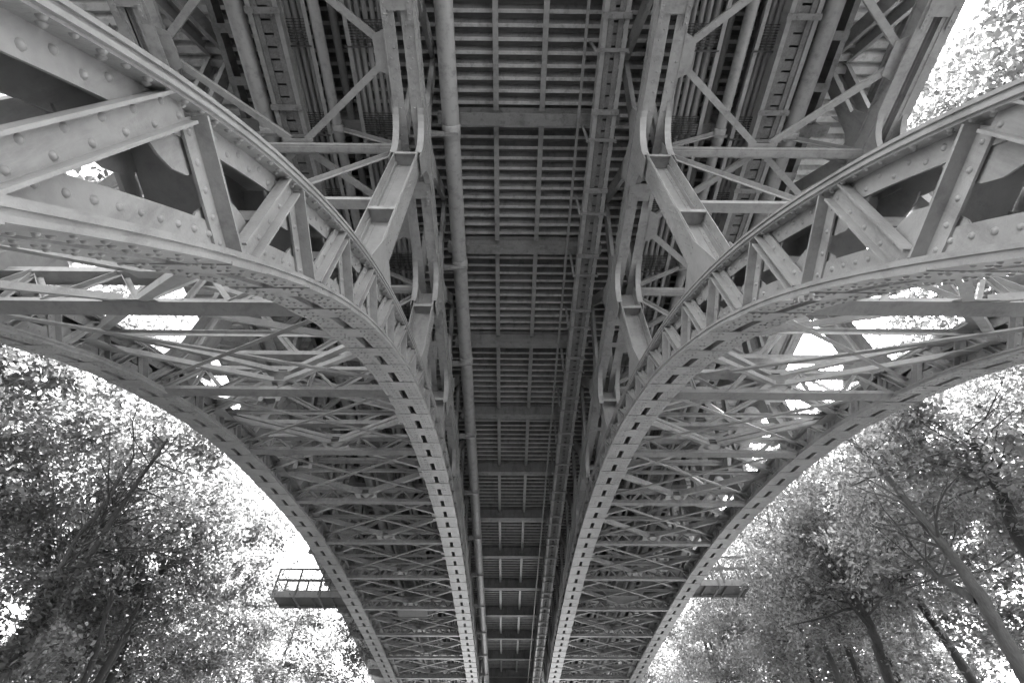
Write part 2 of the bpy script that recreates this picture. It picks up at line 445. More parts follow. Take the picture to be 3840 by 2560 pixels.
m = MB(); m.span(XL - .05, XR_ + .05, YN(-5), YN(NLAST) + 14, ZD + .24, ZD + .6)
for x in (XL, XR_): m.span(x - .1, x + .1, YN(-5), YN(NLAST) + 14, ZD + .02, ZD + .235)
m.build("road_slab", CONC, bridge)

for n in range(-2, NLAST):
    y = YN(n)
    m = MB(); a, b = RIBX[1] + .27, RIBX[2] - .27
    m.ibeam((a, y, 11.67), (b, y, 11.67), .22, .48, .02, .014)
    m.span(a + .5, b - .42, y - .13, y + .13, 11.655, 11.668)
    for i in range(14): m.rivet(V(a + .55 + i * .2, y - .09, 11.655), V(0, 0, -1), .015, 5)
    m.span(a, a + .3, y - .12, y - .105, 11.70, 11.9); m.span(b - .3, b, y - .12, y - .105, 11.70, 11.9)
    for i in range(22): m.rivet(V(a + .3 + i * .16, y - .007, 11.80), V(0, -1, 0), .015, 5)
    m.build("floor_beam", STEEL2, bridge)
    for s, (a, b) in ((-1, (GX[0] + .27, GX[1] - .27)), (1, (GX[2] + .27, GX[3] - .27))):
        m = MB(); m.ibeam((a, y, 11.12), (b, y, 11.12), .24, 1.02, .02, .014)
        for i in range(5): m.span(a + .5 + i * .75, a + .512 + i * .75, y - .11, y - .008, 11.15, 12.1)
        m.build("floor_beam", STEEL2, bridge)
        e = GX[0] - .27 if s < 0 else GX[3] + .27; o = XL if s < 0 else XR_
        m = MB(); m.plate([(e, y - .007, 11.2), (o, y - .007, 11.85), (o, y - .007, 12.13), (e, y - .007, 12.13)], (0, .014, 0))
        m.plate([(e, y - .1, 11.19), (o, y - .1, 11.84), (o, y + .1, 11.84), (e, y + .1, 11.19)], (0, 0, -.014))
        m.build("cantilever_bracket", STEEL2, bridge)
ys0, ys1 = YN(-3), YN(NLAST - 1)
for x in (-.315, .70):
    for n in range(-2, NLAST - 1):
        m = MB(); m.tee((x, YN(n) + .115, 11.93), (x, YN(n + 1) - .115, 11.93),   .115, .225, .016); m.build("stringer", STEEL, bridge)
for x in (RIBX[1] + .55, RIBX[2] - .62):
    m = MB(); m.ibeam((x, ys0, 11.74), (x, ys1, 11.74), .10, .41, .014, .01); m.build("stringer", STEEL2, bridge)
def mx(x): return 2 * XC - x
for f in (lambda x: x, mx):
    for x, w, z in ((3.95, .14, 11.55), (5.05, .14, 11.55), (7.95, .16, 11.86)):
        m = MB(); m.ibeam((f(x), ys0, z), (f(x), ys1, z), w, 12.14 - z, .016, .012); m.build("stringer", STEEL2, bridge)
    m = MB()                                                                  # battened double stringer
    for x in (6.08, 6.42):
        m.span(f(x) - .055, f(x) + .055, ys0, ys1, 11.30, 11.316)
        m.span(f(x) - .008, f(x) + .008, ys0, ys1, 11.316, 11.7)
        for i in range(70): m.rivet(V(f(x) + .03, .1 + i * .2, 11.3), V(0, 0, -1), .016, 5)
    for i in range(46): m.span(f(6.02), f(6.48), ys0 + .5 + i * .92, ys0 + .66 + i * .92, 11.284, 11.298)
    m.build("battened_stringer", STEEL2, bridge)
    m = MB(); m.span(f(6.12), f(6.38), ys0, ys1, 11.9, 11.92); m.build("stringer_cover", RUSTY, bridge)

# fascia girder at the deck edge is the outer spandrel girder; steel diaphragm at the far end of the central bay
m = MB(); y = YN(11) + .2
a, b = RIBX[1] + .28, RIBX[2] - .28
m.span(a, b, y, y + .02, 9.9, 12.1)
for p, q in (((a, 9.95), (XC, 11.0)), ((b, 9.95), (XC, 11.0)), ((a, 12.0), (XC, 11.0)), ((b, 12.0), (XC, 11.0))):
    m.bar((p[0], y - .05, p[1]), (q[0], y - .05, q[1]), .1, .12, (0, 1, 0))
m.span(a, b, y - .12, y - .002, 9.8, 9.895)
m.build("end_diaphragm", DECKM, bridge)

# ------------------------------------------------------------------ bracing
def kbrace(name, c, ends, w, h, matl, up=(0, 0, 1), gus=.3):
    m = MB()
    for e in ends:
        d = unit(np.array(e) - np.array(c)); p = np.array(c) + d * .16; q = np.array(e)
        m.tee(p, q, w, h, .014, up)
        L = np.linalg.norm(q - p)
    m.box(np.array(c) - V(0, 0, .012), gus * 1.5, gus, .016)
    return m.build(name, matl, bridge)
bays = [(GX[0], GX[1]), (GX[2], GX[3])]
rbays = [(RIBX[0], RIBX[1]), (RIBX[2], RIBX[3])]
for n in range(-1, NLAST - 1):
    y = YN(n)
    for X0, X1 in bays:
        xm = (X0 + X1) / 2
        # lateral bracing under the deck, at girder level
        m = MB(); c = V(xm, y, ZG + .10)
        for xe, s in ((X0 + .30, 1), (X1 - .30, -1)):
            for dy in (-PANEL / 2, PANEL / 2):
                e = V(xe + s * .10, y + dy * .88, ZG + .10); d = unit(e - c)
                p = c + d * .2
                m.channel(p, e, .115, .075, .013)
                sd = unit(np.cross(d, V(0, 0, 1)))
                for i in range(1, 9):
                    if n < 4: m.rivet(p + (e - p) * i / 9 - sd * .03, V(0, 0, -1), .014, 5)
        m.box(c + V(0, 0, -.008), .56, .30, .014)
        for xe, s in ((X0 + .26, 1), (X1 - .26, -1)):
            yy = y + PANEL / 2
            m.plate([(xe, yy - .36, ZG + .075), (xe + s * .22, yy - .26, ZG + .075), (xe + s * .22, yy + .26, ZG + .075), (xe, yy + .36, ZG + .075)], (0, 0, .014))
        m.build("deck_brace", STEEL, bridge)
        m = MB(); m.channel((X0 + .27, y, ZG - .04), (X1 - .27, y, ZG - .04), .17, .10, .014); m.span(X0 + .27, X1 - .27, y - .05, y + .05, ZG - .062, ZG - .045)
        m.build("cross_strut", STEEL, bridge)
        # transverse sway frame between the columns
        zb = zt(y)
        if ZG - zb > 1.6:
            zm = max(zb + .35, 7.3)
            m = MB()
            m.channel((X0 + .22, y - .05, zm), (X1 - .22, y - .05, zm), .16, .09, .014)
            m.span(X0 + .22, X1 - .22, y - .075, y - .061, zm + .10, zm + .17)
            m.build("cross_strut", STEEL, bridge)
            m = MB()
            for xe, s in ((X0 + .24, 1), (X1 - .24, -1)):
                m.tee((xe, y - .02, ZG - .25), (xm - s * .1, y - .02, zm + .08), .14, .08, .014, (0, -1, 0))
                m.tee((xe, y + .04, ZG + .2), (xe + s * 1.55, y + .04, ZG + 1.25), .12, .08, .014, (0, -1, 0))
            m.plate([(xm - .4, y + .06, zm - .05), (xm + .4, y + .06, zm - .05), (xm + .2, y + .06, zm + .3), (xm - .2, y + .06, zm + .3)], (0, .014, 0))
            m.build("sway_brace", STEEL, bridge)
        # knee braces from girder to floor beam
        for xe, s in ((X0 + .27, 1), (X1 - .27, -1)):
            m = MB(); m.angle((xe, y + .25, ZG + .35), (xe + s * .9, y + .25, 11.1), .09, .012, (0, 1, 0))
            m.build("knee_brace", STEEL2, bridge)

def lattice_strut(X0, X1, y, z0, z1, cells, w):
    """cross strut between two ribs: wide bottom plate, top channel, zigzag lattice"""
    m = MB()
    m.span(X0, X1, y - w / 2, y + w / 2, z0, z0 + .018)
    m.span(X0, X1, y - .06, y - .048, z0 + .018, z0 + .11)
    m.channel((X0, y, z1 - .11), (X1, y, z1 - .11), .15, .09, .013)
    if w > .17: m.span(X0 + .2, X1 - .2, y + .1, y + .16, z1 - .05, z1 - .038)
    dx = (X1 - X0) / cells
    for i in range(cells):
        xa = X0 + i * dx; xb = xa + dx; xm_ = (xa + xb) / 2
        m.angle((xa, y - .02, z0 + .06), (xm_, y - .02, z1 - .08), .065, .010, (0, -1, 0))
        m.angle((xm_, y + .02, z1 - .08), (xb, y + .02, z0 + .06), .065, .010, (0, -1, 0), -1)
        if i % 2 == 0 and w > .17: m.tee((xm_, y, z0 + .05), (xm_, y, z1 - .06), .08, .06, .01, (0, -1, 0))
    return m.build("rib_strut", STEEL, bridge)
STR = [YN(n) - .12 for n in range(0, 12)]
for i, ys_ in enumerate(STR):
    near = ys_ < 12
    for X0, X1 in rbays:
        y = ys_ - (.22 if X0 > 0 and i == 0 else 0)
        a, b = X0 + WP + .02, X1 - WP - .02; xm = (X0 + X1) / 2
        zb, ztp = zs(y) + (.16 if y < 6 else .02), zt(y) + (-.05 if y < 6 else .02)
        lattice_strut(a, b, y, zb, ztp, 4 if y < 10 else 6 if y < 17 else 9, .19 if near else .15)
        # light tie and crossed rods half a panel further on
        yy = y + PANEL / 2; z_ = zs(yy) + .04
        m = MB(); m.angle((a, yy, zt(yy) - .2), (b, yy, zt(yy) - .2), .07, .01, (0, -1, 0)); m.build("rib_tie", STEEL, bridge)
        m = MB()
        for q in (-1, 1):
            ya, yb = yy - q * PANEL * .44, yy + q * PANEL * .44
            m.tee((a, ya, zs(ya) + .2), (b, yb, zs(yb) + .2 + (.03 if q > 0 else 0)), .06, .05, .01)
        m.build("wind_brace", STEEL, bridge)
        # lateral K bracing at the soffit and at the top chord
        hp = PANEL / 2
        for f, off, nm, w in ((zt, -.16, "upper_brace", .115), (zs, .26, "lower_brace", .10)):
            m = MB(); c = V(xm, y, f(y) + off)
            for xe, s in ((a, 1), (b, -1)):
                for dy in (-hp, hp):
                    yy = y + dy * .94; e = V(xe, yy, f(yy) + off)
                    d = unit(e - c); m.channel(c + d * .15, e, w, .075, .012, fr(f, 0, y)[2])
                    nn_ = fr(f, 0, yy)
                    m.obox(e + s * V(.12, 0, 0) - nn_[2] * .004, nn_[1], nn_[3], nn_[2], .34, .42, .014)
            k = (f(y + .1) - f(y - .1)) / .2
            m.plate([c + V(-.3, -.16, -k * .16 - .012), c + V(.3, -.16, -k * .16 - .012), c + V(.3, .16, k * .16 - .012), c + V(-.3, .16, k * .16 - .012)], (0, 0, .01))
            m.build(nm, STEEL, bridge)

# ------------------------------------------------------------------ services hung under the deck: each a thing of its own
def run_y(k): return YN(k)
YA, YB = YN(-3), YN(NLAST - 2)
def pipe(name, x, z, r, label, cat, group=None, collars=0, hang=True, matl=PIPEM):
    root = empty(name, (x, YN(0), z))
    tag(root, label, cat, group)
    m = MB(); m.tube([(0, y - YN(0), 0) for y in np.linspace(YA, YB, 40)], r, 18 if r > .1 else 10); m.build("pipe_body", matl, root)
    if collars:
        for n in range(-1, 11):
            y = n * PANEL
            m = MB()
            m.tube([(0, y - .10, 0), (0, y - .09, 0), (0, y + .19, 0), (0, y + .2, 0)], [r + .004, r + .02, r + .02, r + .004], 18)
            m.build("collar", matl, root)
            m = MB()
            if hang == "side":                                             # bracket plate reaching over from the girder
                m.plate([(r * .9, y + .02, -r - .03), (-r - .30, y + .02, -r - .10), (-r - .42, y + .02, -r + .02), (-r - .42, y + .02, .10), (-r - .30, y + .02, -r + .12), (r * .9, y + .02, -r + .02)], (0, .05, 0))
                m.plate([(-r - .30, y - .10, -r - .1), (-r - .46, y - .10, r + .3), (-r - .40, y - .1, r + .3), (-r - .24, y - .1, -r - .06)], (0, .06, 0))
            else:
                m.span(-r - .03, -r - .015, y, y + .05, -.02, 11.12 - z + .02); m.span(r + .015, r + .03, y, y + .05, -.02, 11.12 - z + .02)
                m.span(-r - .03, r + .03, y, y + .05, -r - .02, -r - .004)
            m.build("hanger", STEEL2, root)
    return root
pipe("drain_pipe", -1.23, 11.02, .175, "thick pale grey drain pipe with bracket collars beside the bright central deck strip", "pipe", "large pipes under the deck", 1, "side")
pipe("water_pipe", mx(5.72), 10.78, .155, "thick round pipe left of the wooden cable tray in the left outer bay", "pipe", "large pipes under the deck", 1)
pipe("water_pipe", 5.74, 10.78, .155, "thick round pipe right of the wooden cable tray in the right outer bay", "pipe", "large pipes under the deck", 1)
pipe("flanged_pipe", mx(4.36), 10.92, .105, "slimmer grey pipe between cable tray and conduits in the left outer bay", "pipe", "slim pipes under the deck", 1)
pipe("flanged_pipe", 4.34, 10.92, .105, "slimmer grey pipe between two conduit bundles in the right outer bay", "pipe", "slim pipes under the deck", 1)
pipe("dark_pipe", mx(4.12), 11.2, .08, "dark thin pipe running beside the slimmer grey pipe in the left outer bay", "pipe", None, 0, True, DECKM)
pipe("dark_pipe", 4.10, 11.2, .08, "dark thin pipe running beside the slimmer grey pipe in the right outer bay", "pipe", None, 0, True, DECKM)
for f, side in ((mx, "left"), (lambda x: x, "right")):
    for i in range(5):
        pipe("conduit", f(3.18 + i * .135), 10.92 + (.02 if i % 2 else 0), .05, "narrow conduit in the five pipe bundle beside the inner girder of the %s bay" % side, "conduit", "five pipe conduit bundle in the %s bay" % side, 0, True, COND)
    for i in range(3):
        pipe("conduit", f(4.62 + i * .125), 10.98, .048, "narrow conduit in the three pipe bundle beside the wooden tray of the %s bay" % side, "conduit", "three pipe conduit bundle in the %s bay" % side, 0, True, COND)
    # racks that carry the conduits: dark gratings on two rails
    for xa, xb in ((3.08, 3.84), (4.54, 4.95)):
        for x in (xa, xb):
            m = MB(); m.angle((f(x), YA, 10.80), (f(x), YB, 10.80), .075, .01, (0, 0, 1)); m.build("conduit_rail", STEEL, bridge)
        for k in range(-2, 20):
            y = YN(0) + k * PANEL / 2 - .35
            m = MB(); x0, x1 = sorted((f(xa) , f(xb)))
            for q in range(9): m.span(x0, x1, y + q * .045, y + q * .045 + .014, 10.835, 10.85)
            for q in range(3): m.span(x0 + (x1 - x0) * q / 2 - .01, x0 + (x1 - x0) * q / 2 + .01, y, y + .38, 10.82, 10.834)
            m.span(x0 - .04, x1 + .04, y + .42, y + .45, 10.79, 10.815)
            m.build("conduit_grating", RUSTY, bridge) if k < 10 else None

def tray(x, z, w, label, hangs):
    """cable tray: pale side rails, boards between darker inner strips, clamps"""
    root = empty("cable_tray", (x, YN(0), z)); tag(root, label, "cable tray", "board cable trays under the deck")
    L0, L1 = YA - YN(0), YB - YN(0); h = w / 2
    for s in (-1, 1):
        m = MB()
        m.span(s * h, s * (h - .085), L0, L1, 0, .016); m.span(s * h, s * (h - .012), L0, L1, .016, .30)
        m.build("side_rail", STEEL, root)
        m = MB(); m.span(s * (h - .092), s * (h - .19), L0, L1, .02, .042); m.build("inner_strip", BOARD, root)
    m = MB(); y = L0
    while y < L1:
        l = random.uniform(.19, .24); m.span(-h + .17, h - .17, y, y + l - .036, .05 + random.uniform(0, .012), .075); y += l
    m.build("floor_boards", BOARD, root)
    m = MB(); m.span(-h + .1, h - .1, L0, L1, .17, .18); m.build("cover_sheet", RUSTY, root)
    for k in range(-3, 22):
        y = k * PANEL / 2 - .55
        m = MB(); m.span(-h - .03, h + .03, y, y + .10, -.03, -.012)
        for s in (-1, 1): m.rivet(V(s * (h - .13), y + .05, -.03), V(0, 0, -1), .02, 6)
        m.build("clamp", STEEL2, root)
        if k % 2 == 0 or hangs:
            m = MB(); yy = y + .62
            m.angle((-h - .06, yy, -.02), (h + .06, yy, -.02), .06, .01, (0, 0, 1))
            for s in ((-1, 1) if hangs else (1,)):
                m.bar((s * (h + .05), yy + .02, -.01), (s * (h + .05), yy + .02, 11.6 - z), .05, .02, (0, 1, 0))
            m.build("hanger", STEEL2, root)
    return root
tray(1.86, 10.55, .46, "long tray of boards between pale rails right of the central corrugated strip", True)
tray(mx(5.17), 10.62, .56, "long tray of boards between pale rails hung in the left outer bay", False)
tray(5.18, 10.62, .56, "long tray of boards between pale rails hung in the right outer bay", False)
# slim handrail tubes beside the central tray
m = MB(); m.bar((1.40, YA, 11.02), (1.40, YB, 11.02), .05, .05); m.bar((1.46, YA, 11.45), (1.46, YB, 11.45), .05, .05)
for n in range(-2, 11):
    m.bar((1.40, YN(n) + .3, 11.0), (1.46, YN(n) + .3, 11.7), .04, .04, (0, 1, 0))
tag(m.build("tray_rail", STEEL2), "slender steel rail running along the inner edge of the central board tray", "rail")

# ------------------------------------------------------------------ inspection platforms
def platform(x0, x1, y, z, label, rails=True):
    root = empty("inspection_platform", (x0, y, z)); tag(root, label, "platform", "inspection platforms below the deck")
    L = x1 - x0; s = 1 if L > 0 else -1; a = abs(L)
    def P(m, u0, u1, *r): m.span(min(s * u0, s * u1), max(s * u0, s * u1), *r)
    m = MB(); P(m, 0, a, -.55, .55, .10, .13)
    for i in range(int(a / .9) + 1): P(m, i * .9, i * .9 + .05, -.54, .54, .02, .099)
    m.build("walkway", DECKM, root)
    m = MB()
    for yy in (-.58, .56): P(m, 0, a, yy, yy + .02, 0, .26)
    P(m, a - .02, a, -.55, .55, .13, .26)
    m.build("toe_board", STEEL, root)
    m = MB()
    for u in np.arange(.3, a - .2, 1.1):
        for yy in (-.6, .6): P(m, u, u + .06, yy - .02, yy + .02, -.061, .3)
        P(m, u, u + .06, -.61, .61, -.06, -.005)
        m.build("bracket", STEEL2, root); m = MB()
    if rails:
        for yy in (-.57, .57):
            for u in np.linspace(a - .03, .5, 4 if a > 3.4 else 3):
                m = MB(); m.bar((s * u, yy, .1), (s * u, yy, 1.25), .07, .07, (0, 1, 0)); m.build("railing_post", DECKM, root)
            m = MB()
            for z_ in (.75, 1.24): m.bar((0, yy, z_), (s * a, yy, z_), .065, .065)
            m.build("handrail", DECKM, root)
        m = MB(); m.bar((s * (a - .03), -.57, 1.24), (s * (a - .03), .57, 1.24), .03, .03); m.bar((s * (a - .03), -.57, .75), (s * (a - .03), .57, .75), .03, .03); m.build("handrail", DECKM, root)
    return root
platform(RIBX[0] - .4, -10.3, 23.6, 9.92, "narrow railed walkway jutting out beside the left outer arch rib above trees")
platform(RIBX[3] + .4, 10.45, 22.3, 9.92, "narrow railed walkway jutting out beside the right outer arch rib above trees")
def saddle(X0, X1, y, z, label):
    root = empty("inspection_cradle", ((X0 + X1) / 2, y, z)); tag(root, label, "cradle", "inspection cradles between the ribs")
    h = (X1 - X0) / 2 - .45
    m = MB()
    for yy in (-.5, .48):
        m.plate([(-h, yy, .25), (-.95, yy, .25), (-.6, yy, -.15), (.6, yy, -.15), (.95, yy, .25), (h, yy, .25), (h, yy, 0), (1.05, yy, 0), (.7, yy, -.4), (-.7, yy, -.4), (-1.05, yy, 0), (-h, yy, 0)], (0, .025, 0))
    m.build("side_beam", STEEL, root)
    m = MB(); m.span(-h, -1.0, -.47, .47, .02, .05); m.span(1.0, h, -.47, .47, .02, .05); m.span(-.65, .65, -.47, .47, -.38, -.35)
    for s in (-1, 1): m.plate([(s * 1.0, -.47, .02), (s * 1.0, .47, .02), (s * .66, .47, -.36), (s * .66, -.47, -.36)], (0, 0, .03))
    m.build("floor_plate", DECKM, root)
    return root
saddle(RIBX[0], RIBX[1], 23.6, 9.90, "pale stepped maintenance cradle spanning between the two left arch ribs")
saddle(RIBX[2], RIBX[3], 22.3, 9.90, "pale stepped maintenance cradle spanning between the two right arch ribs")

# ------------------------------------------------------------------ masonry towers beyond the arch
def tower(x0, x1, y, top, label):
    root = empty("stone_tower", ((x0 + x1) / 2, y, -1.6)); tag(root, label, "tower", "stone towers at the bridge end")
    m = MB(); w = (x1 - x0) / 2; z = 0; H = top + 1.6; i = 0
    while z < H - .7:
        h = random.uniform(.5, .62); u = -w
        while u < w - .01:
            l = min(random.uniform(.7, 1.3), w - u); l = w - u if w - u - l < .35 else l
            q = random.uniform(0, .12)
            m.add([(u + .02, -2 - .0, z + .02), (u + l - .02, -2, z + .02), (u + l - .02, -2, z + h - .02), (u + .02, -2, z + h - .02),
                   (u + .12, -2.06 - q, z + .1), (u + l - .12, -2.06 - q, z + .1), (u + l - .12, -2.06 - q, z + h - .1), (u + .12, -2.06 - q, z + h - .1)],
                  [(4, 5, 6, 7), (0, 1, 5, 4), (1, 2, 6, 5), (2, 3, 7, 6), (3, 0, 4, 7)])
            u += l
        z += h
    m.span(-w, w, -1.98, 2, 0, H - .6)
    m.build("wall", STONE, root)
    m = MB(); m.span(-w - .25, w + .25, -2.3, 2.25, H - .58, H - .3); m.span(-w - .12, w + .12, -2.15, 2.1, H - .29, H); m.build("cornice", STONE, root)
tower(-14.2, -8.6, 58, 18.3, "rough stone tower beyond the foot of the left outer rib")
tower(9.3, 15.4, 58, 19.2, "rough stone tower beyond the foot of the right outer rib")

# ------------------------------------------------------------------ trees
def crown_mesh(seed, n, rx, rz, clusters, size, spread):
    g = np.random.default_rng(seed)
    u = g.normal(size=(clusters, 3)); u /= np.linalg.norm(u, axis=1)[:, None]
    rad = g.uniform(.25, 1, clusters) ** .45
    lump = 1 + .25 * np.sin(3 * np.arctan2(u[:, 1], u[:, 0]) + seed) * g.uniform(.4, 1, clusters)
    ctr = u * rad[:, None] * lump[:, None] * np.array([rx, rx, rz])
    # each cluster is a flattish spray of leaves
    idx = g.integers(0, clusters, n); cs = g.uniform(.55, 1.25, clusters)
    cn = g.normal(size=(clusters, 3)) * .55 + np.array([0, 0, 1.0]); cn /= np.linalg.norm(cn, axis=1)[:, None]
    off = g.normal(size=(n, 3)) * spread * cs[idx][:, None]
    off -= .68 * cn[idx] * np.sum(off * cn[idx], 1)[:, None]
    c = ctr[idx] + off
    nrm = g.normal(size=(n, 3)) * .38 + cn[idx]; nrm /= np.linalg.norm(nrm, axis=1)[:, None]
    a = g.normal(size=(n, 3)); a -= nrm * np.sum(a * nrm, 1)[:, None]; a /= np.linalg.norm(a, axis=1)[:, None]
    b = np.cross(nrm, a); s = size * g.uniform(.45, 1.45, n)[:, None]
    v = np.empty((n, 6, 3))
    v[:, 0] = c - a * s; v[:, 1] = c - a * s * .25 + b * s * .52 + nrm * s * .12; v[:, 2] = c + a * s * .45 + b * s * .36 + nrm * s * .10
    v[:, 3] = c + a * s; v[:, 4] = c + a * s * .45 - b * s * .36 + nrm * s * .10; v[:, 5] = c - a * s * .25 - b * s * .52 + nrm * s * .12
    me = bpy.data.meshes.new("crown"); me.vertices.add(n * 6); me.vertices.foreach_set("co", v.reshape(-1))
    # two quads folded along the midrib
    loops = (np.arange(n)[:, None] * 6 + np.array([0, 3, 2, 1, 0, 5, 4, 3])[None]).reshape(-1)
    me.loops.add(n * 8); me.loops.foreach_set("vertex_index", loops)
    me.polygons.add(n * 2); me.polygons.foreach_set("loop_start", np.arange(n * 2) * 4)
    me.update(); me.validate()
    return me
CR = [crown_mesh(3 + i, 13500, 4.2, 4.6, 115, .098, .52) for i in range(4)]
CRS = [crown_mesh(30 + i, 9000, 3.6, 3.4, 60, .098, .5) for i in range(2)]
for i, me in enumerate(CR + CRS): me.materials.append(LEAF if i % 3 else LEAF2)

def limb(m, p, d, L, r, depth, g):
    pts = [np.array(p)]; rad = [r]; k = max(3, int(L / .5))
    for i in range(k):
        d = unit(d + g.normal(size=3) * .16 + V(0, 0, .05)); pts.append(pts[-1] + d * L / k); rad.append(r * (1 - .8 * (i + 1) / k))
    m.tube(pts, rad, 6 if r > .04 else 4, False)
    if depth:
        for i in range(1, k + 1):
            if g.random() < .75: limb(m, pts[i], unit(d + g.normal(size=3) * .7), L * g.uniform(.3, .55), rad[i] * .6, depth - 1, g)

def smooth_path(P, n=6):
    P = [np.array(p, float) for p in P]; out = []
    for i in range(len(P) - 1):
        a = P[max(i - 1, 0)]; b = P[i]; c = P[i + 1]; d = P[min(i + 2, len(P) - 1)]
        for k in range(n):
            t = k / n
            out.append(.5 * (2 * b + (c - a) * t + (2 * a - 5 * b + 4 * c - d) * t * t + (3 * b - a - 3 * c + d) * t**3))
    return out + [P[-1]]
def tree(paths, crowns, label, group, seed, bark=BARK, name="broadleaf_tree", crowned=True, limbs=13):
    """paths: list of ([points], r0, r1); crowns: list of (centre, scale, mesh)"""
    g = np.random.default_rng(seed); base = np.array(paths[0][0][0], float)
    root = empty(name, tuple(base)); tag(root, label, "tree", group)
    m = MB()
    for pts, r0, r1 in paths:
        P = smooth_path(pts); k = len(P)
        P = [p - base + (g.normal(size=3) * .02) for p in P]
        rr = [r0 + (r1 - r0) * (i / (k - 1)) for i in range(k)]
        if pts is paths[0][0]: rr[0] *= 1.35
        m.tube(P, rr, 10, False)
        for j in range(limbs):
            i = int(k * g.uniform(.45, .98)); i = min(i, k - 1)
            dd = g.normal(size=3); dd[2] = abs(dd[2]) * .6 + .15
            limb(m, P[i], unit(dd), g.uniform(1.6, 3.4), max(rr[i] * .42, .025), 2, g)
    m.build("trunk", bark, root)
    for c, s, me in crowns:
        o = bpy.data.objects.new("crown", me); C.objects.link(o); o.parent = root
        o.location = np.array(c) - base; o.scale = (s, s, s * g.uniform(.9, 1.1)); o.rotation_euler = (g.uniform(-.2, .2), g.uniform(-.2, .2), g.uniform(0, 6.28))
    return root

# photograph pixels (2352 wide) turned into points at a chosen lateral distance from the bridge
PITCH = R(49.9); FOC = 18 / 36 * 2352; YAW = math.atan(19 / (FOC / math.cos(PITCH)))
FWv = V(math.sin(YAW) * math.cos(PITCH), math.cos(YAW) * math.cos(PITCH), math.sin(PITCH)); RTv = V(math.cos(YAW), -math.sin(YAW), 0); UPv = np.cross(RTv, FWv)
def at(x, y, X):
    d = RTv * (x - 1176) / FOC + UPv * (784 - y) / FOC + FWv
    return d * (X / d[0])
def foot(p, q, z=-1.7):
    """continue a trunk down to the ground along its own lean"""
    p, q = np.array(p), np.array(q); d = p - q
    t = (z - p[2]) / d[2] if abs(d[2]) > .01 else 0
    g = p + d * t * .55; g[2] = z
    return g
def trunk_px(px, X0, X1, r0, r1):
    n = len(px); P = [at(x, y, X0 + (X1 - X0) * i / (n - 1)) for i, (x, y) in enumerate(px)]
    return ([foot(P[0], P[1])] + P, r0, r1)

G = "trees standing beside the bridge"
# --- left bank
a = trunk_px([(17, 1545), (123, 1405), (180, 1312), (233, 1232), (300, 1128), (360, 1045), (385, 1005)], -10.5, -10.2, .125, .035)
b2 = ([at(5, 1535, -10.6), at(67, 1438, -10.6), at(110, 1365, -10.6), at(133, 1325, -10.7), at(167, 1252, -10.8), at(260, 1128, -11), at(307, 1045, -11.2)], .10, .03)
b3 = ([at(140, 1328, -10.7), at(185, 1262, -10.9), at(235, 1195, -11.1)], .05, .02)
ivy_paths = (a, b2)
ivy_tree = tree([a, b2, b3], [((-13.6, 13.6, 11.2), .85, CR[0]), ((-14.5, 8.5, 10.8), .85, CR[1])], "ivy clad forked tree with two dark trunks leaning in at lower left", G, 1)
a = trunk_px([(193, 1566), (235, 1440), (262, 1345), (254, 1255), (262, 1170), (300, 1080)], -12.5, -13, .10, .025)
b2 = ([at(262, 1345, -12.6), at(300, 1270, -12.8), at(345, 1180, -12.9)], .07, .02)
tree([a, b2], [((-14.5, 16, 10.2), .85, CR[2])], "slim tree forking into a narrow V right of the ivy clad trunks", G, 2)
a = trunk_px([(222, 1566), (287, 1455), (340, 1332), (372, 1240), (395, 1185)], -12.8, -12.8, .10, .03)
b2 = ([at(345, 1325, -12.8), at(430, 1255, -13.2), at(470, 1215, -13.4)], .05, .02)
tree([a, b2], [((-14.0, 20.0, 11.4), .8, CR[3])], "slim dark tree with thin side branches standing nearest the left walkway", G, 3)
a = ([V(-15.5, 24, -1.7), at(420, 1462, -15.5), at(510, 1440, -14.2), at(580, 1455, -13.2), at(620, 1440, -12.6), at(665, 1420, -12)], .2, .05)
tree([a], [((-14.5, 26, 11.0), .85, CR[0])], "tree with one crooked bare limb reaching toward the left outer rib", G, 4)
# --- right bank
a = trunk_px([(2351, 1545), (2251, 1365), (2190, 1280), (2135, 1212), (2045, 1102), (1988, 1045), (1940, 1000)], 10.6, 10.6, .165, .05)
b2 = ([at(2245, 1375, 10.6), at(2190, 1345, 10.9), at(2141, 1312, 11.2), at(2080, 1280, 11.6)], .12, .04)
tree([a, b2], [((12.8, 9.3, 9.6), .85, CR[1]), ((12.6, 12.8, 9.0), .75, CR[2])], "largest right hand tree with a pale sunlit trunk forking near its middle", G, 5, BARK2)
a = trunk_px([(2045, 1565), (2015, 1475), (1981, 1405), (1941, 1348), (1932, 1320)], 13, 12.6, .18, .11)
b2 = ([at(1981, 1398, 12.9), at(2005, 1372, 13.1), at(2048, 1348, 13.4), at(2095, 1322, 13.7)], .08, .03)
tree([a, b2], [((14.5, 19, 10.2), .85, CR[3])], "stout dark tree with a broken top and one arched side branch", G, 6)
a = trunk_px([(1978, 1568), (1935, 1455), (1915, 1408), (1890, 1360)], 14.5, 14.3, .14, .07)
tree([a], [((15, 24, 10.8), .85, CR[0])], "straight middling tree immediately left of the stout broken topped tree", G, 7)
a = trunk_px([(1931, 1568), (1881, 1455), (1835, 1365), (1795, 1278), (1771, 1212), (1760, 1160)], 13.8, 12.6, .135, .04)
tree([a], [((13.2, 20, 10.3), .75, CR[2])], "tall slender tree curving up toward the right outer rib", G, 8, BARK2)
a = trunk_px([(1868, 1568), (1851, 1472), (1825, 1428), (1790, 1380)], 14.5, 13.8, .14, .06)
tree([a], [((14.2, 27, 10.5), .85, CR[1])], "short visible dark trunk standing left of the tall slender tree", G, 9)
